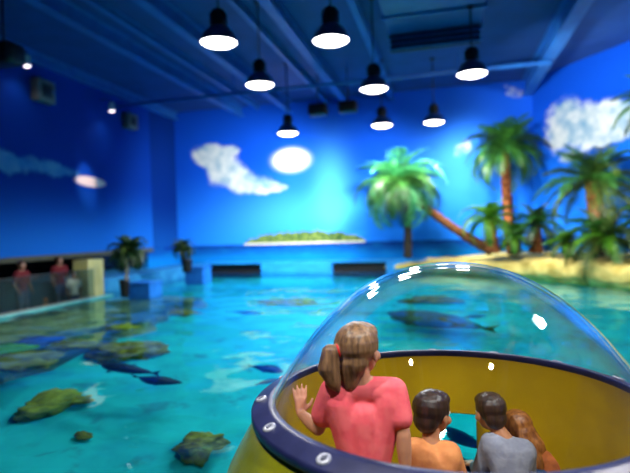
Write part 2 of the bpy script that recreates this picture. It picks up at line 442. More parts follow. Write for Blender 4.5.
# ------------------------------------------------------------------ ceiling beams and services
def zline(u, v): return on_z(u, v, ZC - .15)
tn = 8
for (u, v, hgt, wd) in ((48, 0, .30, .10), (86, 0, .12, .06), (152, 0, .30, .10), (229, 0, .12, .05), (283, 20, .22, .10), (352, 0, .18, .07), (575, 0, .42, .14), (-60, 20, .22, .1)):
    x = zline(u, v).x
    bm = bmesh.new()
    box(bm, (x - wd, YF, ZC - .03), (x + wd, YB, ZC)); box(bm, (x - .02, YF, ZC - hgt), (x + .02, YB, ZC - .02)); box(bm, (x - wd, YF, ZC - hgt - .03), (x + wd, YB, ZC - hgt))
    o = obj('trim_%d' % tn, bm, M_beam, smooth=False); o['kind'] = 'structure'; tn += 1
for y in (12.6,):             # cross pipes
    bm = bmesh.new(); tube(bm, [(-10.5, y, ZC - .52), (CRN.x - .1, y, ZC - .52)], .045, 10)
    for x in (-8, -5.2, -2.2, .4): tube(bm, [(x, y, ZC - .5), (x, y, ZC)], .012, 6)
    o = obj('trim_%d' % tn, bm, M_beam); o['kind'] = 'structure'; tn += 1
def duct():
    yf = 10.6
    a = on_y(385, 40, 9).x; x0, x1 = -.95, .75
    t = thing('air_duct', V(((x0 + x1) / 2, 8, ZC)), 'wide blue ceiling duct with ribbed seams ending in dark louvres', 'air duct')
    bm = bmesh.new(); box(bm, (x0, 3, ZC - .42), (x1, yf, ZC - .02), .02); obj('casing', bm, M_duct, t, smooth=False)
    for k in range(8):
        bm = bmesh.new(); y = 3.2 + k * 1.0; box(bm, (x0 - .03, y, ZC - .46), (x1 + .03, y + .06, ZC - .01)); obj('seam', bm, M_beam, t, smooth=False)
    bm = bmesh.new(); box(bm, (x0 + .03, yf - .5, ZC - .74), (x1 - .03, yf - .42, ZC - .42)); 
    obj('louvre_box', bm, M_black, t, smooth=False)
    for k in range(3):
        bm = bmesh.new(); z = ZC - .72 + k * .1; box(bm, (x0, yf - .56, z), (x1, yf - .50, z + .03)); obj('louvre', bm, M_duct, t, smooth=False)
duct()

# ------------------------------------------------------------------ pendant lamps
def lamp_light(o, energy, size=math.radians(158), r=.2, tgt=None, blend=.35, col=(1, .97, .94)):
    l = bpy.data.lights.new('lamp_light', 'SPOT'); l.energy = energy; l.spot_size = size; l.spot_blend = blend; l.shadow_soft_size = r; l.color = col
    try: l.cycles.is_caustics_light = True
    except Exception as e: print('cl', e)
    q = bpy.data.objects.new('lamp_light', l); C.objects.link(q); q.location = o
    if tgt is not None: q.rotation_euler = (V(tgt) - V(o)).to_track_quat('-Z', 'Y').to_euler()
    return q
lampR = .26
def lamp_meshes():
    out = []
    bm = bmesh.new()
    lathe(bm, [(.258, 0), (.262, .012), (.25, .05), (.225, .11), (.185, .17), (.13, .215), (.085, .235), (.080, .235), (.12, .205), (.175, .16), (.21, .10), (.235, .05), (.245, .012), (.258, 0)], n=36)
    out.append(('reflector', bm, M_lampbody))
    bm = bmesh.new(); lathe(bm, [(0, -.035), (.08, -.031), (.15, -.018), (.21, .004), (.240, .022), (.236, .028), (0, .030)], n=36); out.append(('glowing_lens', bm, E_lamp))
    bm = bmesh.new(); lathe(bm, [(0, .225), (.085, .225), (.10, .25), (.10, .43), (.08, .46), (.03, .47), (0, .47)], n=24)
    for k in range(10):
        a = k * PI / 5; box(bm, (.09, -.006, .255), (.118, .006, .42), mat=Matrix.Rotation(a, 4, 'Z'))
    out.append(('ballast', bm, M_black))
    res = []
    for n, b, m in out:
        bmesh.ops.remove_doubles(b, verts=b.verts[:], dist=1e-5); bmesh.ops.recalc_face_normals(b, faces=b.faces[:])
        me = bpy.data.meshes.new(n); b.to_mesh(me); b.free(); me.materials.append(m)
        for p in me.polygons: p.use_smooth = True
        res.append((n, me))
    return res
LM = lamp_meshes()
def lamp(p, label, energy=260):
    t = thing('pendant_lamp', V(p), label, 'pendant lamp', 'high bay lamps under the ceiling')
    for n, me in LM:
        o = bpy.data.objects.new(n, me); C.objects.link(o); o.parent = t
    bm = bmesh.new(); zt = ZC - .42 if -1.0 < p[0] < .8 and 3 < p[1] < 10.6 else ZC
    tube(bm, [(p[0], p[1], p[2] + .46), (p[0], p[1], zt)], .014, 8); tube(bm, [(p[0], p[1], zt - .04), (p[0], p[1], zt)], .06, 12)
    obj('stem', bm, M_black, t)
    q = lamp_light((p[0], p[1], p[2] - .03), energy)
    return t
LE = 420
spots = [((219, 44), 7.1, 'lit bell lamp nearest the upper left of the ceiling'),
         ((331, 42), 7.1, 'large lit bell lamp hanging top centre, left of the duct'),
         ((260, 86), 9.3, 'mid-sized lit bell lamp between the upper left lamp and the small one over the cloud'),
         ((374, 90), 9.3, 'mid-sized lit bell lamp just right of the two black speakers'),
         ((472, 75), 8.8, 'lit bell lamp hanging below the duct louvres, rightmost large lamp'),
         ((288, 134), 13.6, 'small far bell lamp directly above the bright spot on the mural'),
         ((382, 126), 13.6, 'small far bell lamp above the leaning palm crown'),
         ((434, 123), 13.6, 'small far bell lamp between the leaning palm and the tall palm')]
LAMPS = []
for (uv, d, lb) in spots:
    p = at(uv[0], uv[1], d if d < 13 else 12.7); LAMPS.append(p)
    lamp(p, lb, LE * (2.2 if d > 13 else 1.2))
lamp(V((2.89, 3.52, 3.8)), 'lit bell lamp right of the viewing bubble, mirrored as a bright spot in its dome', LE * 2.2)
def track_spot(p, tgt, energy, label):
    p = V(p); d = (V(tgt) - p).normalized(); t = thing('track_spotlight', p, label, 'spotlight', 'track spotlights over the visitors')
    q = d.to_track_quat('-Z', 'Y').to_matrix().to_4x4(); q.translation = p
    bm = bmesh.new(); lathe(bm, [(0, .26), (.06, .26), (.075, .24), (.08, .03), (.09, .0), (.075, .0), (.068, .03), (.068, .05), (0, .05)], n=24)
    for v in bm.verts: v.co = q @ v.co
    obj('housing', bm, M_black, t)
    bm = bmesh.new(); lathe(bm, [(0, .03), (.05, .032), (.066, .045), (0, .048)], n=24)
    for v in bm.verts: v.co = q @ v.co
    obj('bulb', bm, E_track, t)
    bm = bmesh.new(); tube(bm, [p + d * -.2, p + d * -.2 + V((0, 0, .2)), V((p.x - d.x * .2, p.y - d.y * .2, ZC))], .018, 8); obj('stem', bm, M_black, t)
    lamp_light(p + d * .03, energy, math.radians(52), .05, tgt, .9, (1, .96, .88))
E_track = emis('track_glow', (1, .96, .9), 30)
track_spot((6.4, 6.4, 3.9), (3.2, 12.3, .8), 1500, 'added unseen spotlight off to the right, lighting the broad palm')  # unseen spotlight added to light the palms on the right
for x_, y_, e_, n_ in ((-1.33, .69, 560, 'left of the two spotlights above the visitors behind the viewing bubble'), (1.29, .62, 640, 'right of the two spotlights above the visitors behind the viewing bubble')):
    track_spot((x_, y_, 3.85), (0, 2.3, .3), e_, n_)
# extra spots, added at the pendants, to brighten the painted sky
WW = 1700
lamp_light(at(288, 134, 12.7) + V((0, .14, -.05)), 1900, math.radians(24), .3, on_y(291, 160, YB), 1.0)
lamp_light(at(434, 123, 12.7) + V((0, .14, -.05)), 700, math.radians(40), .3, on_y(465, 150, YB), 1.0)
for (u_, v_, e_, tu, tv) in ((288, 134, 1.7, 250, 205), (382, 126, 1.0, 370, 200), (434, 123, .8, 480, 200)):
    lamp_light(at(u_, v_, 12.7) + V((0, .10, -.06)), WW * e_, math.radians(116), .2, on_y(tu, tv + 10, YB), 1.0)
lamp_light(LAMPS[4] + V((.12, .12, -.06)), WW * 1.9, math.radians(84), .2, on_wall(600, 140, CRN, RN), 1.0)
lamp_light((5.6, 8.2, 3.85), WW * .9, math.radians(120), .2, on_wall(640, 150, CRN, RN), 1.0)  # added light without a fixture, brightening the right wall
# ------------------------------------------------------------------ black ceiling speakers, wall speakers, small spots
def ceiling_speaker(u, v, d, w, label):
    p = at(u, v, d)
    t = thing('ceiling_speaker', p, label, 'speaker', 'black speakers under the ceiling')
    bm = bmesh.new(); box(bm, p - V((w, w * .7, w * .62)), p + V((w, w * .7, w * .62)), w * .25); obj('cabinet', bm, M_black, t)
    bm = bmesh.new(); box(bm, p + V((-w * .85, -w * .76, -w * .5)), p + V((w * .85, -w * .68, w * .5)), .01); obj('grille', bm, M_black, t)
    bm = bmesh.new(); tube(bm, [(p.x, p.y, p.z + w * .6), (p.x, p.y, ZC)], .02, 8); obj('bracket', bm, M_black, t)
ceiling_speaker(318, 110, 13.2, .24, 'left black speaker hanging over the mural beside a far lamp')
ceiling_speaker(348, 107, 13.2, .24, 'right black speaker of the pair, near the mid-sized lamp')
ceiling_speaker(4, 55, 8.6, .28, 'black speaker at the left frame edge above the small spotlight')
def wall_speaker(u, v, w, label):
    p = on_x(u, v, XL)
    t = thing('wall_speaker', p, label, 'speaker', 'speakers on the left wall')
    bm = bmesh.new(); box(bm, p + V((0, -w, -w * .95)), p + V((.22, w, w * .95)), .02); obj('cabinet', bm, M_grey, t)
    bm = bmesh.new(); box(bm, p + V((.2, -w * .58, -w * .55)), p + V((.235, w * .58, w * .55)), .01); obj('grille', bm, M_black, t)
wall_speaker(39, 92, .26, 'larger grey wall speaker with dark grille, nearer the left edge')
wall_speaker(127, 122, .22, 'smaller grey wall speaker with dark grille, near the wall corner')
def small_spot(u, v, label):
    p = on_x(u, v, XL + .35)
    t = thing('wall_spotlight', p, label, 'spotlight', 'small spotlights on the left wall')
    bm = bmesh.new(); lathe(bm, [(0, .22), (.05, .22), (.06, .2), (.075, .02), (.085, 0), (.07, 0), (.06, .03)], p, 20); obj('shade', bm, M_white, t)
    bm = bmesh.new(); lathe(bm, [(0, -.025), (.045, -.02), (.075, .004), (.06, .02), (0, .02)], p, 20); obj('bulb', bm, E_small, t)
    bm = bmesh.new(); tube(bm, [p + V((0, 0, .21)), p + V((0, 0, .3)), p + V((-.2, 0, .32)), p + V((-.35, 0, .32))], .015, 8); obj('arm', bm, M_black, t)
    lamp_light(p + V((.02, 0, -.05)), 9, math.radians(120), .06, p + V((-.3, 0, -2)), .8, (1, .92, .9))
small_spot(27, 66, 'small white spotlight on the left wall above the larger grey speaker')
small_spot(112, 111, 'small white spotlight on the left wall beside the smaller grey speaker')
lamp_light(on_x(86, 181, XL) + V((1.2, -.3, 1.3)), 190, math.radians(28), .05, on_x(86, 181, XL), .8, (1, .9, .85))

# ------------------------------------------------------------------ the rocky beach
front = [on_z(*q) for q in ((380, 271), (430, 273), (480, 275.5), (520, 277.5), (555, 281), (590, 284), (625, 287.5), (660, 291), (720, 297), (790, 306))]
def beach():
    n = 150; m = 46
    def fr_pt(a):
        k = a * (len(front) - 1); i = min(int(k), len(front) - 2); t = k - i
        return front[i].lerp(front[i + 1], t)
    def back_pt(p):
        # straight back along the view to just inside the walls
        d = V((p.x, p.y, 0)).normalized(); s1 = (YB - .01 - p.y) / d.y
        s2 = ((CRN + RN * .02) - p).dot(RN) / d.dot(RN) if d.dot(RN) < 0 else 1e9
        s = min(s1, s2) if s2 > 0 else s1
        return p + d * max(s, .15)
    prof = [(-.16, -.55), (-.18, -.25), (-.24, -.06), (-.16, .04), (-.03, .10), (.02, .20), (.0, .30), (-.06, .37), (-.2, .42)]
    def fn(a, b):
        p = fr_pt(a); q = back_pt(p); d = (q - p); L = d.length; dn = d.normalized()
        end = min(1, a / .05) ; rise = .55 + .45 * min(1, a / .35)
        if b < .6:
            k = b / .6 * (len(prof) - 1); i = min(int(k), len(prof) - 2); t = k - i
            r = prof[i][0] * (1 - t) + prof[i + 1][0] * t; z = prof[i][1] * (1 - t) + prof[i + 1][1] * t
            pos = p - dn * r; 
            z = z * rise if z > 0 else z
        else:
            t = (b - .6) / .4; pos = p + dn * (.2 + (L - .2) * t); z = (.42 + .10 * math.sin(t * PI * .6)) * rise
        nz = mnoise.fractal((pos.x * 1.6, pos.y * 1.6, z * 2.2), 1, 2, 5)
        pos = pos - dn * nz * .12 * (1 if b < .62 else .3)
        return (pos.x, pos.y, z + nz * .06 * (1 if z > -.1 else 0))
    o = obj('rock_ledge', grid_mesh(n, m, fn), M_rock); tag(o, 'long pale yellow rock ledge with palms, along the right side of the pool', 'rock')
    return o
beach()

# ------------------------------------------------------------------ palms
def frond_mesh(name, L, droop, n, wmax, width, mat, vee=.35, seed=0, jag=.15):
    rr = random.Random(seed); bm = bmesh.new()
    K = 12; pts = []; p = V((0, 0, 0)); ang = .0
    for i in range(K + 1):
        t = i / K; pts.append(p.copy()); a = ang - droop * t ** 1.3
        p = p + V((math.cos(a), 0, math.sin(a))) * (L / K)
    tube(bm, pts, [.022 * L * (1 - .8 * i / K) + .004 for i in range(K + 1)], 5)
    def pt(t):
        k = t * K; i = min(int(k), K - 1); return pts[i].lerp(pts[i + 1], k - i), (pts[i + 1] - pts[i]).normalized()
    for i in range(n):
        t = .10 + .9 * i / (n - 1); c, d = pt(min(t, 1.0)); up = V((0, 1, 0)).cross(d) * -1
        if up.z < 0: up = -up
        ln = wmax * (math.sin(PI * min(1, (.12 + t * .88)) ** .8) * .85 + .18) * (1 + rr.uniform(-jag, jag))
        for sgn in (-1, 1):
            sd = V((0, sgn, 0)); dirn = (sd * .80 + d * .62 + up * vee * rr.uniform(.5, 1.2)).normalized()
            w = width * (.8 + .4 * rr.random()); side = d * w
            mid = c + dirn * ln * .5; tip = c + dirn * ln + V((0, 0, -ln * (.25 + .25 * rr.random())))
            a = bm.verts.new(c - side * .5); b = bm.verts.new(c + side * .5)
            e = bm.verts.new(mid + side * .55 + V((0, 0, .004))); f = bm.verts.new(mid - side * .45); g = bm.verts.new(tip)
            bm.faces.new((a, b, e, f)); bm.faces.new((f, e, g))
    me = bpy.data.meshes.new(name); bm.to_mesh(me); bm.free(); me.materials.append(mat)
    for q in me.polygons: q.use_smooth = False
    return me
def palm(base, top, L, nfr, leaf_mats, bark, label, bend=V((0, 0, 0)), r0=.14, r1=.09, wmax=None, up_bias=0.0, nl=26, width=.034, seed=1, droop=1.4, name='palm_tree', grp='palms on the rock ledge', trunk_rings=True, cat='palm'):
    rr = random.Random(seed); base = V(base); top = V(top)
    t = thing(name, base, label, cat, grp)
    if (top - base).length > .05:
        bm = bmesh.new(); K = max(8, int((top - base).length * 9)); pts = []; rad = []
        for i in range(K + 1):
            k = i / K; p = base.lerp(top, k) + bend * math.sin(PI * k) ; pts.append(p)
            r = r0 + (r1 - r0) * k
            rad.append(r * (1.0 + (.12 if (i % 2 and trunk_rings) else 0)))
        tube(bm, pts, rad, 12); obj('trunk', bm, bark, t)
    vs = []
    for k in range(4):
        vs.append(frond_mesh('frond', L * (.85 + .1 * k), droop * (.6 + .28 * k), nl, wmax or L * .30, width, leaf_mats[k % len(leaf_mats)], seed=seed * 10 + k))
    for i in range(nfr):
        az = 2 * PI * (i * .382) + rr.uniform(-.2, .2)
        el = math.radians(72 - 92 * (i / max(1, nfr - 1)) ** .9) + up_bias + rr.uniform(-.1, .1)
        v = vs[0 if el > .9 else (1 if el > .5 else (2 if el > .05 else 3))] if rr.random() < .6 else rr.choice(vs)
        o = bpy.data.objects.new('frond', v); C.objects.link(o); o.parent = t
        o.location = top - base + V((0, 0, .02))
        o.rotation_euler = (rr.uniform(-.3, .3), -el, az)
        s = rr.uniform(.88, 1.08); o.scale = (s, s, s)
    return t
D1 = 14.2
palm(at(493, 252, 13.4), at(398, 184, D1), 1.5, 36, [L_bright, L_bright, L_mid, L_bright], M_bark, 'leaning palm with bright green crown, its curved brown trunk reaching left', V((0, 0, -.12)), .13, .09, seed=3, droop=1.9, nl=30)
palm(at(408, 258, 14.6), at(408, 190, 14.6), 1.2, 20, [L_blue, L_dark, L_blue], M_barkdark, 'upright dark palm standing behind the leaning palm crown', V((0, 0, 0)), .11, .10, seed=4, droop=1.5)
palm(at(513, 254, 13.9), at(505, 149, 13.9), 1.3, 36, [L_mid, L_dark, L_mid], M_barkred, 'tallest palm with a slim reddish trunk, centre of the ledge', V((-.05, 0, 0)), .15, .10, seed=5, droop=1.5, nl=26)
palm(at(493, 253, 13.0), at(490, 220, 13.0), .85, 20, [L_lime, L_mid, L_lime], M_barkred, 'short palm with stout red trunk at the foot of the leaning trunk', V((0, 0, 0)), .17, .10, seed=6, droop=1.6)
palm(at(516, 252, 12.8), at(514, 236, 12.8), .55, 16, [L_mid, L_lime], M_barkdark, 'low bushy palm at the foot of the tallest palm', V((0, 0, 0)), .14, .1, seed=7, droop=1.5)
palm(at(536, 253, 12.8), at(536, 224, 12.8), .8, 20, [L_dark, L_mid, L_mid], M_barkred, 'short dark green palm right of the tallest palm trunk', V((0, 0, 0)), .16, .1, seed=8, droop=1.4)
palm(at(603, 252, 11.5), at(592, 182, 11.5), 1.27, 32, [L_mid, L_dark, L_mid, L_olive], M_barkred, 'broad palm with thick red-brown trunk in front of the right wall', V((0, 0, 0)), .20, .15, seed=9, droop=1.2, nl=24)
palm(at(606, 256, 11.0), at(606, 238, 11.0), 1.1, 24, [L_olive, L_mid, L_lime], M_barkdark, 'low spreading palm at the foot of the broad palm', V((0, 0, 0)), .16, .12, seed=10, droop=1.3, up_bias=-.05)
palm(at(566, 254, 11.9), at(566, 243, 11.9), .55, 16, [L_lime, L_olive], M_barkdark, 'small lime green palm between the short dark palm and the broad palm', V((0, 0, 0)), .1, .08, seed=11, droop=1.3)
palm(at(672, 266, 10.1), at(668, 104, 10.1), 1.05, 26, [L_mid, L_dark], M_bark, 'palm at the right frame edge with only its frond tips in view', V((0, 0, 0)), .16, .10, seed=12, droop=1.4)
palm(at(660, 264, 10.2), at(657, 222, 10.2), .75, 18, [L_dark, L_mid], M_barkdark, 'dark low palm at the right frame edge below the cloud', V((0, 0, 0)), .14, .1, seed=13, droop=1.3)
# potted palms on the far left platform
zp = .30
def potted(u, v, d, toppx, L, label, pot_r, pot_h, bark, seed, r=.035):
    b = at(u, v, d); b.z = zp if d > 11 else max(b.z, .03)
    t = palm(b, at(*toppx, d), L, 26, [L_dark, L_olive, L_dark], bark, label, V((0, 0, 0)), r, r, seed=seed, droop=1.7, name='potted_palm', grp='potted palms on the far left platform', nl=18)
    bm = bmesh.new(); lathe(bm, [(0, 0), (pot_r * .75, 0), (pot_r * .85, .05), (pot_r, pot_h * .85), (pot_r * 1.08, pot_h * .9), (pot_r * 1.08, pot_h), (pot_r * .9, pot_h), (pot_r * .85, pot_h * .9), (0, pot_h * .88)], b, 24)
    obj('pot', bm, M_black, t)
    return t
pb = on_z(124, 297, .03)
dep1 = (RM.transposed() @ (pb - EYE)).z * -1
potted(125, 297, dep1, (128, 252), .50, 'taller potted palm with pale stem beside the cream gallery end', .10, .36, M_palepole, 21)
potted(187, 268, 13.6, (183, 248), .40, 'shorter potted palm on the blue platform by the back corner', .14, .34, M_barkdark, 22)
# blue planter boxes
def planter(u0, u1, v_top, v_bot, dep, label, deep=.5):
    a = at(u0, v_bot, dep); b = at(u1, v_bot, dep); tz = at((u0 + u1) / 2, v_top, dep).z
    c = (a + b) / 2
    t = thing('planter_box', V((c.x, c.y, -.05)), label, 'planter', 'blue boxes at the pool edge')
    w = (b - a).length / 2
    bm = bmesh.new(); box(bm, (c.x - w, c.y, -.4), (c.x + w, c.y + deep, tz), .015); obj('box_body', bm, M_planter, t, smooth=False)
    bm = bmesh.new(); box(bm, (c.x - w - .02, c.y - .02, tz - .03), (c.x + w + .02, c.y + deep + .02, tz + .01), .008); obj('box_rim', bm, M_planter, t, smooth=False)
planter(127, 151, 283, 296, dep1 + .05, 'bright blue box at the pool edge right of the taller potted palm')
planter(184, 204, 267, 281, 13.6, 'bright blue box below the shorter potted palm')

# ------------------------------------------------------------------ glass barrier of the gallery
ztop = on_x(0, 279, XP - .08).z
t = thing('glass_barrier', V((XP - .08, 6, .03)), 'long clear glass barrier standing on the pool edge at left', 'glass barrier')
ypan = [1.5, 3.3, 5.1, 6.9, 8.2, pe.y - .05]
for i in range(len(ypan) - 1):
    bm = bmesh.new(); box(bm, (XP - .088, ypan[i] + .01, .03), (XP - .072, ypan[i + 1] - .01, ztop), .003); obj('glass_panel', bm, G_bar, t, smooth=False)
bm = bmesh.new(); box(bm, (XP - .10, ypan[0], .025), (XP - .06, ypan[-1], .06)); obj('channel', bm, M_grey, t, smooth=False)
lamp_light((XP - .45, pe.y - .55, .7), 2.2, math.radians(140), .06, (XP - .5, pe.y, .0), .6, (1, .95, .6))
lamp_light((-7.45, on_x(45, 300, -7.4).y + .05, .74), 3, math.radians(50), .05, (-7.36, on_x(45, 300, -7.36).y, 0), .6, (1, .85, .6))  # added downlight without a fixture, to brighten the orange cap

# ------------------------------------------------------------------ viewing bubble
BUB = thing('viewing_bubble', BC.copy(), 'yellow viewing bubble with clear acrylic dome and bolted navy rim in the pool', 'viewing bubble')
WA0, WA1 = math.radians(90 - 10), math.radians(90 + 10)   # window towards the far side
WZ0, WZ1 = -.30 - BC.z, .235 - BC.z
def dome():
    bm = bmesh.new(); th = .014; prof = []
    K = 44
    def pr(R, h):
        out = []
        for i in range(K + 1):
            r = R * math.sin(PI / 2 * (1 - i / K)); out.append((max(r, 0) if i < K else 0, h * (1 - (r / R) ** 2.31)))
        return out
    prof = pr(BR, BH); inn = pr(BR - th, BH - th)
    lathe(bm, prof, BC, 128); lathe(bm, inn, BC, 128)
    bmesh.ops.remove_doubles(bm, verts=bm.verts[:], dist=1e-5)
    lathe(bm, [(BR - th, 0), (BR, 0)], BC, 128)
    bmesh.ops.remove_doubles(bm, verts=bm.verts[:], dist=1e-5)
    obj('acrylic_dome', bm, G_dome, BUB)
dome()
bm = bmesh.new()
lathe(bm, [(BR - .018, -.014), (BR - .018, .001), (BR - .015, .003), (BR + .010, .002), (BR + .014, -.001), (BR + .070, -.022), (BR + .077, -.028), (BR + .077, -.052), (BR + .071, -.058), (BR + .0, -.058), (BR - .018, -.014)], BC, 128)
bmesh.ops.remove_doubles(bm, verts=bm.verts[:], dist=1e-5)
FL = obj('rim_flange', bm, M_flange, BUB)
NB = 15
for k in range(NB):
    a = math.radians(193) + 2 * PI * k / NB
    r = BR + .043; tilt = math.atan2(.021, .056)
    mt = Matrix.Translation(V((BC.x + r * math.cos(a), BC.y + r * math.sin(a), BC.z - .0105))) @ Matrix.Rotation(a, 4, 'Z') @ Matrix.Rotation(tilt, 4, 'Y')
    bm = bmesh.new(); lathe(bm, [(.011, .0), (.011, .006), (.020, .007), (.024, .004), (.024, -.002)], n=20)
    for v in bm.verts: v.co = mt @ v.co
    w = obj('washer', bm, M_washer, BUB)
    bm = bmesh.new(); lathe(bm, [(0, .008), (.009, .008), (.0108, .006), (.0108, -.002)], n=6)
    for v in bm.verts: v.co = mt @ v.co
    bo = obj('bolt', bm, M_bolt, None, smooth=False)
    bo.data.transform(Matrix.Translation(-BUB.location)); bo.parent = w
# interior wall with a window opening
def holed(zs, rad_fn, n=144):
    """wall of revolution, skipping the window"""
    bm = bmesh.new(); g = []
    for j in range(n):
        a = 2 * PI * j / n; g.append([bm.verts.new((BC.x + rad_fn(a, z) * math.cos(a), BC.y + rad_fn(a, z) * math.sin(a), BC.z + z)) for z in zs])
    for j in range(n):
        a = 2 * PI * (j + .5) / n
        for i in range(len(zs) - 1):
            zm = (zs[i] + zs[i + 1]) / 2
            if WA0 < a < WA1 and WZ0 < zm < WZ1: continue
            k = (j + 1) % n; bm.faces.new((g[j][i], g[k][i], g[k][i + 1], g[j][i + 1]))
    return bm
zs_in = [-.008, -.1, -.2, WZ1, -.35, -.5, -.7, WZ0, -.84]
obj('interior_wall', holed(zs_in, lambda a, z: BR - .012), M_yellow, BUB)
def hull_r(a, z):
    side = .5 - .5 * math.sin(a)               # 1 towards the camera, 0 on the far side
    side = side ** .7
    d = max(0, -z - .052)
    return BR + .035 + (.008 + .006 * side) * min(1, d / .03) + side * .40 * (1 - math.exp(-d * 2.1)) + (1 - side) * .10 * min(1, d / .25)
zs_h = [-.052, -.06, -.07, -.085, -.11, -.15, -.2, -.26, WZ1, -.32, -.4, -.5, -.6, -.72, WZ0, -1.0, -1.4, -2.06]
obj('hull', holed(zs_h, hull_r), M_hull, BUB)
bm = bmesh.new(); lathe(bm, [(0, 0), (BR - .01, 0), (BR - .01, -.03), (0, -.03)], BC + V((0, 0, -.80)), 96); obj('interior_floor', bm, vary('rubber_floor', (.03, .035, .05), (.05, .055, .07), 20, .8), BUB)
# window tunnel and pane
def tunnel():
    bm = bmesh.new(); n = 10; rings = []
    path = [(WA0, WZ0)] + [(WA0, WZ1)] + [(WA0 + (WA1 - WA0) * k / n, WZ1) for k in range(1, n)] + [(WA1, WZ1), (WA1, WZ0)] + [(WA1 + (WA0 - WA1) * k / n, WZ0) for k in range(1, n)]
    cols = []
    for a, z in path:
        ri = BR - .02; ro = hull_r(a, z) + .03
        # slightly inside the hole so that no gap shows
        cols.append([bm.verts.new((BC.x + r * math.cos(a), BC.y + r * math.sin(a), BC.z + z)) for r in (ri, ro)])
    for i in range(len(cols)):
        k = (i + 1) % len(cols); bm.faces.new((cols[i][0], cols[k][0], cols[k][1], cols[i][1]))
    r = bmesh.ops.solidify(bm, geom=bm.faces[:], thickness=.035)
    obj('window_frame', bm, M_yellow, BUB, smooth=False)
    bm = bmesh.new()
    g = [[bm.verts.new((BC.x + (BR + .06) * math.cos(a), BC.y + (BR + .06) * math.sin(a), BC.z + z)) for z in (WZ0 - .01, WZ1 + .01)] for a in [WA0 - .02 + (WA1 - WA0 + .04) * k / 12 for k in range(13)]]
    for i in range(12): bm.faces.new((g[i][0], g[i + 1][0], g[i + 1][1], g[i][1]))
    obj('window_pane', bm, G_win, BUB)
tunnel()

# ------------------------------------------------------------------ people
def skin(name, c):
    M = Mat(name); n = M.noise(25, 2)
    m = M.bsdf(M.mix(n, c, tuple(q * .9 for q in c)), .5, 0, .35)
    b = [q for q in M.t.nodes if q.type == 'BSDF_PRINCIPLED'][0]
    b.inputs['Subsurface Weight'].default_value = .12; b.inputs['Subsurface Radius'].default_value = (.01, .004, .002)
    return m
def hairm(name, a, b):
    return vary(name, a, b, 60, .42, stretch=(1, 1, .10), bstr=.45, bdist=.003, spec=.45, detail=6, lo=.25, hi=.75)
SK1 = skin('skin_fair', (.56, .25, .15)); SK2 = skin('skin_warm', (.50, .22, .11)); SKD = skin('skin_dim', (.30, .16, .10))
M_pink = vary('pink_cotton', (.86, .11, .14), (.92, .16, .18), 18, .8, bstr=.1, spec=.15)
M_peach = vary('peach_cotton', (.62, .22, .075), (.72, .28, .10), 18, .8, spec=.15)
M_grey_c = vary('grey_cotton', (.22, .23, .30), (.28, .29, .36), 25, .85, spec=.1)
M_rust = vary('rust_cotton', (.26, .07, .02), (.36, .10, .03), 18, .85, spec=.1)
M_denim = vary('denim', (.03, .05, .12), (.05, .08, .17), 30, .85, spec=.1)
M_whitec = vary('white_cotton', (.62, .62, .58), (.72, .72, .68), 18, .85, spec=.1)
M_redc = vary('red_cotton', (.09, .012, .018), (.13, .016, .022), 18, .85, spec=.1)
M_orangec = vary('orange_cotton', (.85, .20, .02), (.95, .28, .03), 18, .8, spec=.1)
H_blond = hairm('hair_blond', (.075, .034, .015), (.36, .19, .09)); H_brown = hairm('hair_brown', (.012, .006, .005), (.05, .022, .014))
H_brown2 = hairm('hair_dark', (.014, .007, .005), (.06, .028, .016)); H_auburn = hairm('hair_auburn', (.10, .024, .006), (.40, .15, .035))
M_eye = vary('eye_white', (.75, .75, .72), (.8, .8, .78), 5, .2); M_iris = vary('iris', (.03, .02, .015), (.05, .03, .02), 5, .2)
M_lip = vary('lip', (.45, .12, .10), (.5, .14, .12), 5, .4); M_tie = vary('hair_tie_red', (.55, .01, .01), (.65, .02, .02), 10, .5)
M_shoe = vary('shoe', (.10, .10, .12), (.14, .14, .16), 10, .6)

def frame(fwd, up=V((0, 0, 1))):
    """columns: right, forward, up"""
    f = V(fwd).normalized(); r = f.cross(V(up)).normalized(); u = r.cross(f)
    return Matrix((r, f, u)).transposed()
def hand(prims, wrist, elbow, fdir, pdir, s, curl=.25, thumb_side=1):
    """palm and five fingers; fdir finger direction, pdir palm normal"""
    f = V(fdir).normalized(); p = V(pdir); p = (p - f * p.dot(f)).normalized(); sd = f.cross(p) * thumb_side
    c = V(wrist) + f * .035 * s
    for k in (-1, 0, 1): prims.append(cap_(V(wrist) + sd * .009 * s * k + f * .008 * s, .0125 * s, V(wrist) + f * .062 * s + sd * .017 * s * k, .0105 * s))
    for k, (off, ln) in enumerate(((.024, .047), (.0085, .054), (-.0075, .050), (-.023, .040))):
        a = V(wrist) + f * .066 * s + sd * off * s
        spread = sd * off * .9
        d1 = (f + spread * 6 + p * curl * .5).normalized(); b = a + d1 * ln * .5 * s
        d2 = (f + spread * 6 + p * curl * 1.4).normalized(); e = b + d2 * ln * .5 * s
        prims.append(cap_(a, .0072 * s, b, .0066 * s)); prims.append(cap_(b, .0066 * s, e, .0055 * s))
    a = V(wrist) + f * .018 * s + sd * .018 * s; b = a + (f * .6 + sd * .9 + p * .15).normalized() * .030 * s; e = b + (f * .9 + sd * .45 + p * .2).normalized() * .026 * s
    prims.append(cap_(a, .0105 * s, b, .0085 * s)); prims.append(cap_(b, .0085 * s, e, .0065 * s))

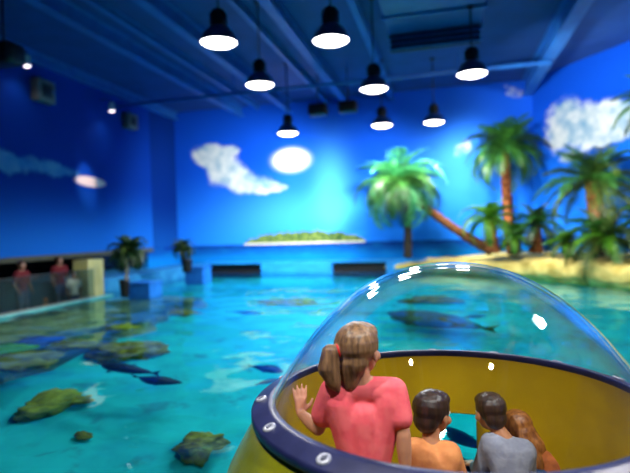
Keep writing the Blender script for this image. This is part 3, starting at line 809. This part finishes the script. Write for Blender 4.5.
def person(label, J, look, hs, skinm, shirtm, bottomm, hair, voxel=.006, hands=None, sleeve=.62, long_pants=True, group=None, hair_fn=None, width=1.0, cap=None, extra=None):
    """J: joints in world; look: face direction; hs: head height"""
    feet = (V(J['ankL']) + V(J['ankR'])) / 2
    t = thing('person', V((feet.x, feet.y, min(J['ankL'][2], J['ankR'][2]) - .05)), label, 'person', group)
    s = hs / .20; hc = V(J['head']); HF = frame(look, J.get('headup', V((0, 0, 1))))
    L = lambda x, y, z: hc + HF @ V((x, y, z)) * s
    P = []
    P.append(ell_(L(0, -.012, .018), V((.071, .088, .080)) * s, HF)); P.append(ell_(L(0, .022, -.035), V((.052, .058, .062)) * s, HF))
    P.append(ell_(L(0, .062, -.072), V((.022, .020, .018)) * s, HF))                    # chin
    P.append(cap_(L(0, .080, -.005), .007 * s, L(0, .091, -.028), .0105 * s))             # nose
    for k in (-1, 1):
        P.append(ell_(L(.072 * k, -.008, -.012), V((.008, .018, .028)) * s, HF @ Matrix.Rotation(.25 * k, 3, 'Z')))
        P.append(ell_(L(.036 * k, .052, -.03), V((.024, .022, .022)) * s, HF))          # cheek
    nk = V(J['neck']); shL, shR = V(J['shL']), V(J['shR']); pel = V(J['pel']); hL, hR = V(J['hipL']), V(J['hipR'])
    P.append(cap_(L(0, -.02, -.05), .040 * s, nk, .044 * s))
    w = width; ch = nk.lerp(pel, .28); wa = nk.lerp(pel, .66)
    P.append(cap_(nk, .045 * s, shL.lerp(nk, .15), .042 * s)); P.append(cap_(nk, .045 * s, shR.lerp(nk, .15), .042 * s))
    torso = []
    for k in (shL, shR):
        torso.append((k.lerp(nk, .22) + (ch - nk) * .35, .066 * s * w, wa.lerp(hL if k is shL else hR, .35), .064 * s * w))
        torso.append((wa.lerp(hL if k is shL else hR, .4), .064 * s * w, (hL if k is shL else hR), .072 * s * w))
    torso.append((ch, .08 * s * w, pel, .076 * s * w))
    for q in torso: P.append(cap_(*q))
    for a in 'LR':
        sh, el, wr = V(J['sh' + a]), V(J['el' + a]), V(J['wr' + a]); hp, kn, an = V(J['hip' + a]), V(J['kn' + a]), V(J['ank' + a])
        P += [cap_(sh, .042 * s, sh.lerp(el, .5), .034 * s), cap_(sh.lerp(el, .5), .034 * s, el, .028 * s), cap_(el, .029 * s, el.lerp(wr, .35), .029 * s), cap_(el.lerp(wr, .35), .029 * s, wr, .019 * s)]
        P += [cap_(hp, .070 * s, kn, .045 * s), cap_(kn, .046 * s, kn.lerp(an, .35), .045 * s), cap_(kn.lerp(an, .35), .045 * s, an, .028 * s)]
        fd = V(J['toe' + a]) - an; P += [cap_(an, .028 * s, an + fd * .45 - V((0, 0, .01)), .026 * s), cap_(an + fd * .4 - V((0, 0, .008)), .026 * s, an + fd - V((0, 0, .012)), .020 * s)]
        hd = (hands or {}).get(a); fdir = hd[0] if hd else (wr - el); pdir = hd[1] if hd else (pel - wr)
        hand(P, wr, el, fdir, pdir, s * 1.0, hd[2] if hd else .35, hd[3] if hd else (1 if a == 'L' else -1))
    organic('body', P, voxel, skinm, t, 4)
    # shirt
    e = .011 * s; Q = []
    for q in torso: Q.append(cap_(q[0], q[1] + e, q[2], q[3] + e))
    for a in 'LR':
        sh, el = V(J['sh' + a]), V(J['el' + a])
        Q.append(cap_(nk + (ch - nk) * .12, .042 * s + e, sh, .043 * s + e)); Q.append(cap_(sh, .043 * s + e, sh.lerp(el, sleeve), .038 * s + e * 1.3))
        if sleeve > .95:
            wr = V(J['wr' + a]); Q.append(cap_(el, .031 * s + e, el.lerp(wr, .88), .022 * s + e))
    if extra: Q += extra
    organic('shirt', Q, voxel * 1.15, shirtm, t, 22)
    # trousers or shorts
    Q = [cap_(pel, .078 * s * w + e, pel - (nk - pel).normalized() * .03 * s, .07 * s + e)]
    for a in 'LR':
        hp, kn, an = V(J['hip' + a]), V(J['kn' + a]), V(J['ank' + a])
        Q.append(cap_(hp, .074 * s + e, hp.lerp(kn, .98 if long_pants else .7), .052 * s + e))
        if long_pants: Q.append(cap_(kn, .050 * s + e, kn.lerp(an, .85), .038 * s + e))
    organic('trousers' if long_pants else 'shorts', Q, voxel * 1.3, bottomm, t, 5)
    for a in 'LR':
        an = V(J['ank' + a]); fd = V(J['toe' + a]) - an
        organic('shoe', [cap_(an - V((0, 0, .012)), .034 * s, an + fd * .5 - V((0, 0, .012)), .034 * s), cap_(an + fd * .5 - V((0, 0, .012)), .034 * s, an + fd * 1.05 - V((0, 0, .014)), .027 * s)], voxel * 1.3, M_shoe, t, 3)
    # face
    for k in (-1, 1):
        bm = bmesh.new(); bmesh.ops.create_uvsphere(bm, u_segments=14, v_segments=10, radius=.0125 * s)
        for v in bm.verts: v.co = L(.030 * k, .066, .002) + v.co
        ey = obj('eye', bm, M_eye, t)
        bm = bmesh.new(); bmesh.ops.create_uvsphere(bm, u_segments=12, v_segments=8, radius=.0065 * s)
        for v in bm.verts: v.co = L(.030 * k, .0745, .002) + v.co
        ir = obj('iris', bm, M_iris, None); ir.data.transform(Matrix.Translation(-t.location)); ir.parent = ey
    organic('mouth', [cap_(L(-.016, .0745, -.050), .0052 * s, L(0, .0795, -.050), .0068 * s), cap_(L(0, .0795, -.050), .0068 * s, L(.016, .0745, -.050), .0052 * s)], .0025 * s, M_lip, t, 2)
    if hair is not None:
        HP = [ell_(L(0, -.026, .030), V((.082, .092, .084)) * s, HF), ell_(L(0, .012, .066), V((.066, .064, .042)) * s, HF), ell_(L(0, -.058, -.025), V((.064, .050, .062)) * s, HF)]
        if hair_fn: HP += hair_fn(L, s)
        def strands(c):
            q = HF.transposed() @ (c - hc)
            n = mnoise.noise(V((q.x * 70, q.y * 70, q.z * 6))) * .0022 * s + mnoise.noise(V((q.x * 24, q.y * 24, q.z * 3 + 9))) * .003 * s
            return c + (c - L(0, -.02, 0)).normalized() * n
        organic('hair', HP, voxel * .9, hair, t, 3, strands)
    if cap is not None:
        organic('cap', [ell_(L(0, -.012, .045), V((.082, .096, .070)) * s, HF), ell_(L(0, .09, .04), V((.06, .05, .008)) * s, HF)], voxel, cap, t, 3)
    return t, L, s

# camera-aligned helper for joints: pixel and depth
# --- girl in the pink shirt
gd = 2.05
def gp(u, v, d=gd): return at(u, v, d)
floor_z = BC.z - .80
g_head = gp(360, 350, 2.06)
pelv = gp(367, 496, 2.04)
def down(p, z, dx=0, dy=0): return V((p.x + dx, p.y + dy, z))
hipL = pelv + V((-.062, .0, -.03)); hipR = pelv + V((.062, .0, -.03))
ank_z = floor_z + .055
J = dict(head=g_head, neck=gp(361, 386, 2.05), shL=gp(333, 391, 2.05), shR=gp(394, 391, 2.04), elL=gp(318, 428, 2.10), elR=gp(403, 434, 2.00),
         wrL=gp(301, 414, 2.24), wrR=gp(406, 476, 1.99), pel=pelv, hipL=hipL, hipR=hipR,
         knL=down(hipL, (hipL.z + ank_z) / 2, -.005, .02), knR=down(hipR, (hipR.z + ank_z) / 2, .005, .02),
         ankL=down(hipL, ank_z, -.01, .0), ankR=down(hipR, ank_z, .01, .0), toeL=down(hipL, ank_z, -.02, .12), toeR=down(hipR, ank_z, .02, .12))
def pony(L, s):
    return [cap_(L(-.028, -.098, .018), .020 * s, L(-.058, -.122, .010), .034 * s), cap_(L(-.058, -.122, .010), .034 * s, L(-.066, -.128, -.045), .041 * s),
            cap_(L(-.066, -.128, -.045), .041 * s, L(-.050, -.118, -.10), .028 * s), cap_(L(-.050, -.118, -.10), .028 * s, L(-.036, -.110, -.135), .008 * s),
            cap_(L(.0, -.058, -.03), .055 * s, L(-.012, -.062, -.115), .030 * s)]
girl, Lg, sg = person('person in a pink t-shirt with a light brown ponytail, one hand raised to the dome', J, V((.38, 1, .02)), .205, SK1, M_pink, M_denim, H_blond, .0048, width=.86,
    hands={'L': (V((-.10, .25, 1)), V((-.45, 1, 0)), .12, -1), 'R': (V((.03, .05, -1)), V((-1, .1, 0)), .3, 1)}, hair_fn=pony,
    extra=[cap_(gp(352, 440), .056, gp(381, 440), .056), cap_(gp(352, 480), .060, gp(384, 480), .060)])
bm = bmesh.new()
ca = Lg(-.034, -.103, .018); dr = (Lg(-.058, -.122, .010) - Lg(-.028, -.098, .018)).normalized(); a = dr.orthogonal().normalized(); b = dr.cross(a)
tube(bm, [ca + (a * math.cos(k * PI / 8) + b * math.sin(k * PI / 8)) * .021 * sg for k in range(17)], .005 * sg, 8, cap=False); tie = obj('hair_tie', bm, M_tie, girl)
tie['label'] = 'red hair tie'

def kneeler(headpx, hd, look, hs, shl, shr, lean, label, skinm, shirtm, hair, sleeve=.6, hair_fn=None, extra=None, headup=V((0, 0, 1)), face=V((0, 1, 0)), armz=-.18):
    """a kneeling child: joints from the head, two shoulders and a body direction"""
    hc = at(*headpx, hd); L, R = at(*shl), at(*shr)
    nk = (L + R) / 2 + V((0, 0, .012)); fz = face.normalized(); rt = V((fz.y, -fz.x, 0))
    kz = floor_z + .055
    pel = V((nk.x, nk.y, 0)) - fz * lean; pel.z = max(kz + .17, nk.z - .30)
    hL = pel - rt * .055; hR = pel + rt * .055
    J = dict(head=hc, neck=nk, shL=L, shR=R, pel=pel, hipL=hL, hipR=hR, headup=headup)
    for a, sg_, sh in (('L', -1, L), ('R', 1, R)):
        hp = hL if a == 'L' else hR
        J['el' + a] = sh + rt * sg_ * .03 + fz * .06 + V((0, 0, armz)); J['wr' + a] = J['el' + a] + fz * .13 - rt * sg_ * .02 + V((0, 0, -.02))
        k = hp + fz * .12 + rt * sg_ * .01; k.z = kz; J['kn' + a] = k
        an = k - fz * .20; an.z = kz; J['ank' + a] = an; tt = an - fz * .09; tt.z = kz - .005; J['toe' + a] = tt
    return person(label, J, look, hs, skinm, shirtm, M_denim, hair, .0055, hair_fn=hair_fn, sleeve=sleeve, extra=extra,
                  hands={a: (fz + V((0, 0, -.1)), V((0, 0, -1)), .25, 1 if a == 'L' else -1) for a in 'LR'}, group=None)
kneeler((434, 413), 2.46, V((.75, 1, -.15)), .20, (413, 449, 2.42), (450, 453, 2.40), .05, 'dark-haired person in a peach orange top kneeling left of the small window', SK2, M_peach, H_brown, face=V((.25, 1, 0)))
kneeler((489, 412), 2.62, V((-.55, 1, -.25)), .180, (490, 442, 2.56), (526, 450, 2.52), .04, 'brown-haired person in a grey shirt leaning right of the small window', SK2, M_grey_c, H_brown2, sleeve=1.0, face=V((-.35, 1, 0)))
def longhair(L, s):
    h0 = at(518, 425, 2.68); out = []
    for k, (u_, v_, d_, r_) in enumerate(((536, 446, 2.62, .045), (528, 452, 2.60, .04), (545, 452, 2.64, .04), (551, 464, 2.60, .03), (538, 464, 2.58, .035))):
        m_ = at(u_, v_, d_); out.append(cap_(h0, .06, m_, r_)); out.append(cap_(m_, r_, at(u_ + 7, v_ + 18, d_ - .02), .012))
    return out
kneeler((517, 431), 2.70, V((-.6, .8, -.7)), .185, (532, 456, 2.66), (556, 466, 2.60), .02, 'person with long auburn hair bowed right of the grey-shirted person', SK2, M_rust, H_auburn, sleeve=.6, hair_fn=longhair, face=V((-.5, 1, 0)), armz=-.14)

# --- visitors behind the glass barrier
def visitor(u, d, h, label, shirtm, hair, look, capm=None, skinm=SKD):
    z0 = -.45; b = at(u, 290, d); b.z = z0; s = h / 7.2
    f = V(look).normalized(); rt = V((f.y, -f.x, 0)); up = V((0, 0, 1))
    p = lambda x, y, z: b + rt * x * h + f * y * h + up * z * h
    J = dict(head=p(0, .01, .925), neck=p(0, 0, .83), shL=p(-.105, 0, .80), shR=p(.105, 0, .80), elL=p(-.135, 0, .62), elR=p(.135, 0, .62), wrL=p(-.12, .08, .52), wrR=p(.12, .08, .52),
             pel=p(0, 0, .53), hipL=p(-.05, 0, .50), hipR=p(.05, 0, .50), knL=p(-.055, .01, .27), knR=p(.055, .01, .27), ankL=p(-.055, 0, .04), ankR=p(.055, 0, .04), toeL=p(-.06, .1, .035), toeR=p(.06, .1, .035))
    person(label, J, f, s, skinm, shirtm, M_denim, hair, .013, cap=capm)
dv = lambda u, x: (RM.transposed() @ (on_x(u, 295, x) - EYE)).z * -1
visitor(74, dv(74, -7.55), 1.04, 'person in a white t-shirt standing behind the glass barrier by the cream wall', M_whitec, H_brown, V((.7, -.6, 0)))
visitor(45, dv(45, -7.36), .60, 'small person in an orange cap low behind the glass barrier', M_orangec, H_brown, V((1, -.3, 0)), capm=M_orangec)
visitor(22, dv(22, -8.4), 1.30, 'person in a dark red shirt standing behind the glass at the left edge', M_redc, H_brown, V((1, -.1, 0)))
visitor(60, dv(60, -8.6), 1.32, 'person in a dark red shirt behind the white t-shirt person', M_redc, H_brown, V((1, -.5, 0)))

# ------------------------------------------------------------------ under water life
M_shark = vary('shark_skin', (.006, .010, .014), (.014, .020, .026), 6, .5, spec=.3)
M_fish = vary('fish_skin', (.012, .03, .10), (.03, .05, .16), 8, .4, spec=.4)
M_ray = vary('ray_skin', (.05, .06, .035), (.12, .12, .06), 5, .7, bstr=.2)
def shark(p, heading, L, label, mat=M_shark, name='shark', cat='shark', bend=.15, grp=None, fat=1.0):
    bm = bmesh.new(); K = 26; n = 14; rings = []
    for i in range(K + 1):
        t = i / K; w = L * .105 * fat * (math.sin(PI * min(1, t * .93 + .045)) ** .75) * (1 - .55 * max(0, t - .45)); w = max(w, L * .008)
        h = w * 1.05; y = bend * L * .5 * math.sin(t * 4.2) * t
        rings.append([bm.verts.new((L * (.5 - t), y + w * math.cos(2 * PI * j / n), h * math.sin(2 * PI * j / n) * (1 if j < n / 2 else .8))) for j in range(n)])
    for i in range(K):
        for j in range(n): bm.faces.new((rings[i][j], rings[i][(j + 1) % n], rings[i + 1][(j + 1) % n], rings[i + 1][j]))
    bm.faces.new(rings[0]); bm.faces.new(rings[-1][::-1])
    def fin(pts, th):
        a = [bm.verts.new(V(q) + V(th)) for q in pts]; b = [bm.verts.new(V(q) - V(th)) for q in pts]
        bm.faces.new(a); bm.faces.new(b[::-1])
        for i in range(len(pts)): k = (i + 1) % len(pts); bm.faces.new((a[i], b[i], b[k], a[k]))
    yt = bend * L * .5 * math.sin(4.2); ym = bend * L * .5 * math.sin(.45 * 4.2) * .45
    fin([(.12 * L, ym, .07 * L), (-.02 * L, ym, .20 * L), (-.06 * L, ym, .20 * L), (-.03 * L, ym, .07 * L)], (0, .006 * L, 0))
    fin([(-.46 * L, yt, 0), (-.66 * L, yt * 1.25, .17 * L), (-.60 * L, yt * 1.15, .03 * L), (-.62 * L, yt * 1.2, -.10 * L)], (0, .006 * L, 0))
    for s in (-1, 1): fin([(.20 * L, s * .06 * L, -.03 * L), (.10 * L, s * .24 * L, -.07 * L), (.05 * L, s * .24 * L, -.07 * L), (.08 * L, s * .06 * L, -.03 * L)], (0, 0, .006 * L))
    for s in (-1, 1): fin([(-.22 * L, s * .03 * L, -.02 * L), (-.30 * L, s * .10 * L, -.03 * L), (-.31 * L, s * .02 * L, -.02 * L)], (0, 0, .005 * L))
    me_o = obj(name, bm, mat); me_o.location = p; me_o.rotation_euler = (0, 0, heading)
    tag(me_o, label, cat, grp); RECV.append(me_o); return me_o
def heading(u0, v0, u1, v1, z):
    a = under(u0, v0, z); b = under(u1, v1, z); d = b - a; return math.atan2(d.y, d.x), d.length, (a + b) / 2
h, L, c = heading(148, 373, 104, 363, -.55); shark(c, h, L * 1.05, 'grey shark swimming left with its nose toward the yellow coral', bend=.12, grp='sharks in the pool', fat=1.5)
h, L, c = heading(136, 378, 182, 383, -.85); shark(c, h, L * 1.05, 'darker shark close behind and below the first one', bend=-.12, grp='sharks in the pool', fat=1.9)
h, L, c = heading(254, 366, 282, 372, -.4); shark(c, h, L, 'dark blue fish just left of the dome rim', M_fish, 'fish', 'fish', fat=2.4, grp='fish in the pool')
h, L, c = heading(255, 385, 283, 379, -.6); shark(c, h, L * .8, 'blue fish nearest the rim bolts at left of the dome', M_fish, 'fish', 'fish', fat=2.2, grp='fish in the pool')
h, L, c = heading(460, 318, 486, 316, -.4); shark(c, h, L, 'small dark fish seen through the middle of the dome', M_fish, 'fish', 'fish', fat=1.5, grp='fish in the pool')
h, L, c = heading(478, 328, 392, 312, -.8); shark(c, h, L, 'large olive shark seen through the dome right of the ponytail', M_ray, bend=.1, fat=2.4, grp='sharks in the pool')
h, L, c = heading(232, 311, 262, 314, -.4); shark(c, h, L, 'dark fish in the pale middle of the pool', M_fish, 'fish', 'fish', fat=1.5, grp='fish in the pool')
M_coral = vary('coral_yellow', (.26, .19, .015), (.58, .42, .03), 5, .9, bstr=.8, bdist=.05, spec=.05)
M_coralb = vary('coral_brown', (.18, .12, .02), (.42, .29, .05), 5, .9, bstr=.8, bdist=.05, spec=.05)
M_coralg = vary('coral_green', (.06, .28, .08), (.12, .45, .14), 5, .9, spec=.05)
M_coralu = vary('coral_blue', (.02, .07, .40), (.04, .12, .55), 5, .9, spec=.05)
def coral(u, v, z, rx, ry, rz, mat, label, seed, sub=4):
    p = under(u, v, z)
    bm = bmesh.new(); bmesh.ops.create_icosphere(bm, subdivisions=sub, radius=1)
    for q in bm.verts:
        n = q.co.normalized(); f = 1 + .38 * mnoise.fractal(n * 1.6 + V((seed * 3.1, 0, 0)), 1, 2, 4) + .10 * mnoise.noise(n * 7 + V((seed, 2, 0)))
        q.co = V((n.x * rx * f, n.y * ry * f, max(n.z * rz * f, -rz * .7)))
    o = obj('coral_rock', bm, mat); o.location = p; tag(o, label, 'coral rock', 'coral rocks in the pool'); RECV.append(o); return o
zb = ZF + .12
coral(50, 404, zb, .24, .34, .16, M_coral, 'large yellow-brown coral rock at the left of the pool', 1)
coral(80, 400, zb, .18, .10, .08, M_coral, 'low finger of coral reaching right from the large yellow-brown rock', 2)
coral(200, 446, zb, .21, .24, .16, M_coralb, 'brown coral rock near the bottom, left of the yellow hull', 3)
coral(120, 327, -.45, .26, .22, .12, M_coral, 'yellow coral rock on the reef below the taller potted palm', 4)
coral(8, 362, -.42, .55, .40, .16, M_coralb, 'brown coral rock at the left frame edge on the reef', 5)
coral(8, 348, -.42, .34, .26, .12, M_coralg, 'green coral rock at the left frame edge', 6)
coral(40, 341, -.42, .30, .30, .12, M_coralu, 'blue coral rock next to the green one on the reef', 7)
coral(75, 345, -.45, .30, .25, .10, M_coralb, 'brown coral rock right of the blue one on the reef', 8)
coral(85, 434, zb - .05, .09, .08, .06, M_coralb, 'small brown coral rock below the large yellow-brown rock', 9)
coral(290, 302, zb, .55, .35, .22, M_coralb, 'dim coral rock under the far middle of the pool', 10)
coral(430, 300, zb, .6, .4, .3, M_coralb, 'dim coral rock under water behind the dome top', 11)
coral(160, 312, zb, .7, .35, .25, M_coralb, 'dim coral rock under water below the blue platform', 12)
coral(130, 350, zb, .55, .40, .25, M_coralb, 'dark coral rock beside the reef above the two sharks', 13)

for o in RECV:
    try: o.cycles.is_caustics_receiver = True
    except Exception as e: print('recv', e)

q_ = under(464, 438, -.35)
shark(q_, 2.2, .42, 'dark fish seen through the small window between the two kneeling people', M_fish, 'fish', 'fish', fat=1.7, grp='fish in the pool')
# ------------------------------------------------------------------ world and view
w = bpy.data.worlds.new('world'); S.world = w; w.use_nodes = True
bg = w.node_tree.nodes['Background']; bg.inputs[0].default_value = (.02, .08, .25, 1); bg.inputs[1].default_value = .15
S.view_settings.view_transform = 'Standard'; S.view_settings.look = 'None'; S.view_settings.gamma = 1; S.view_settings.use_curve_mapping = False
S.view_settings.exposure = 0.15
try:
    S.cycles.use_denoising = True
    S.cycles.transparent_max_bounces = 16
    S.cycles.sample_clamp_indirect = 6
except Exception as e: print(e)
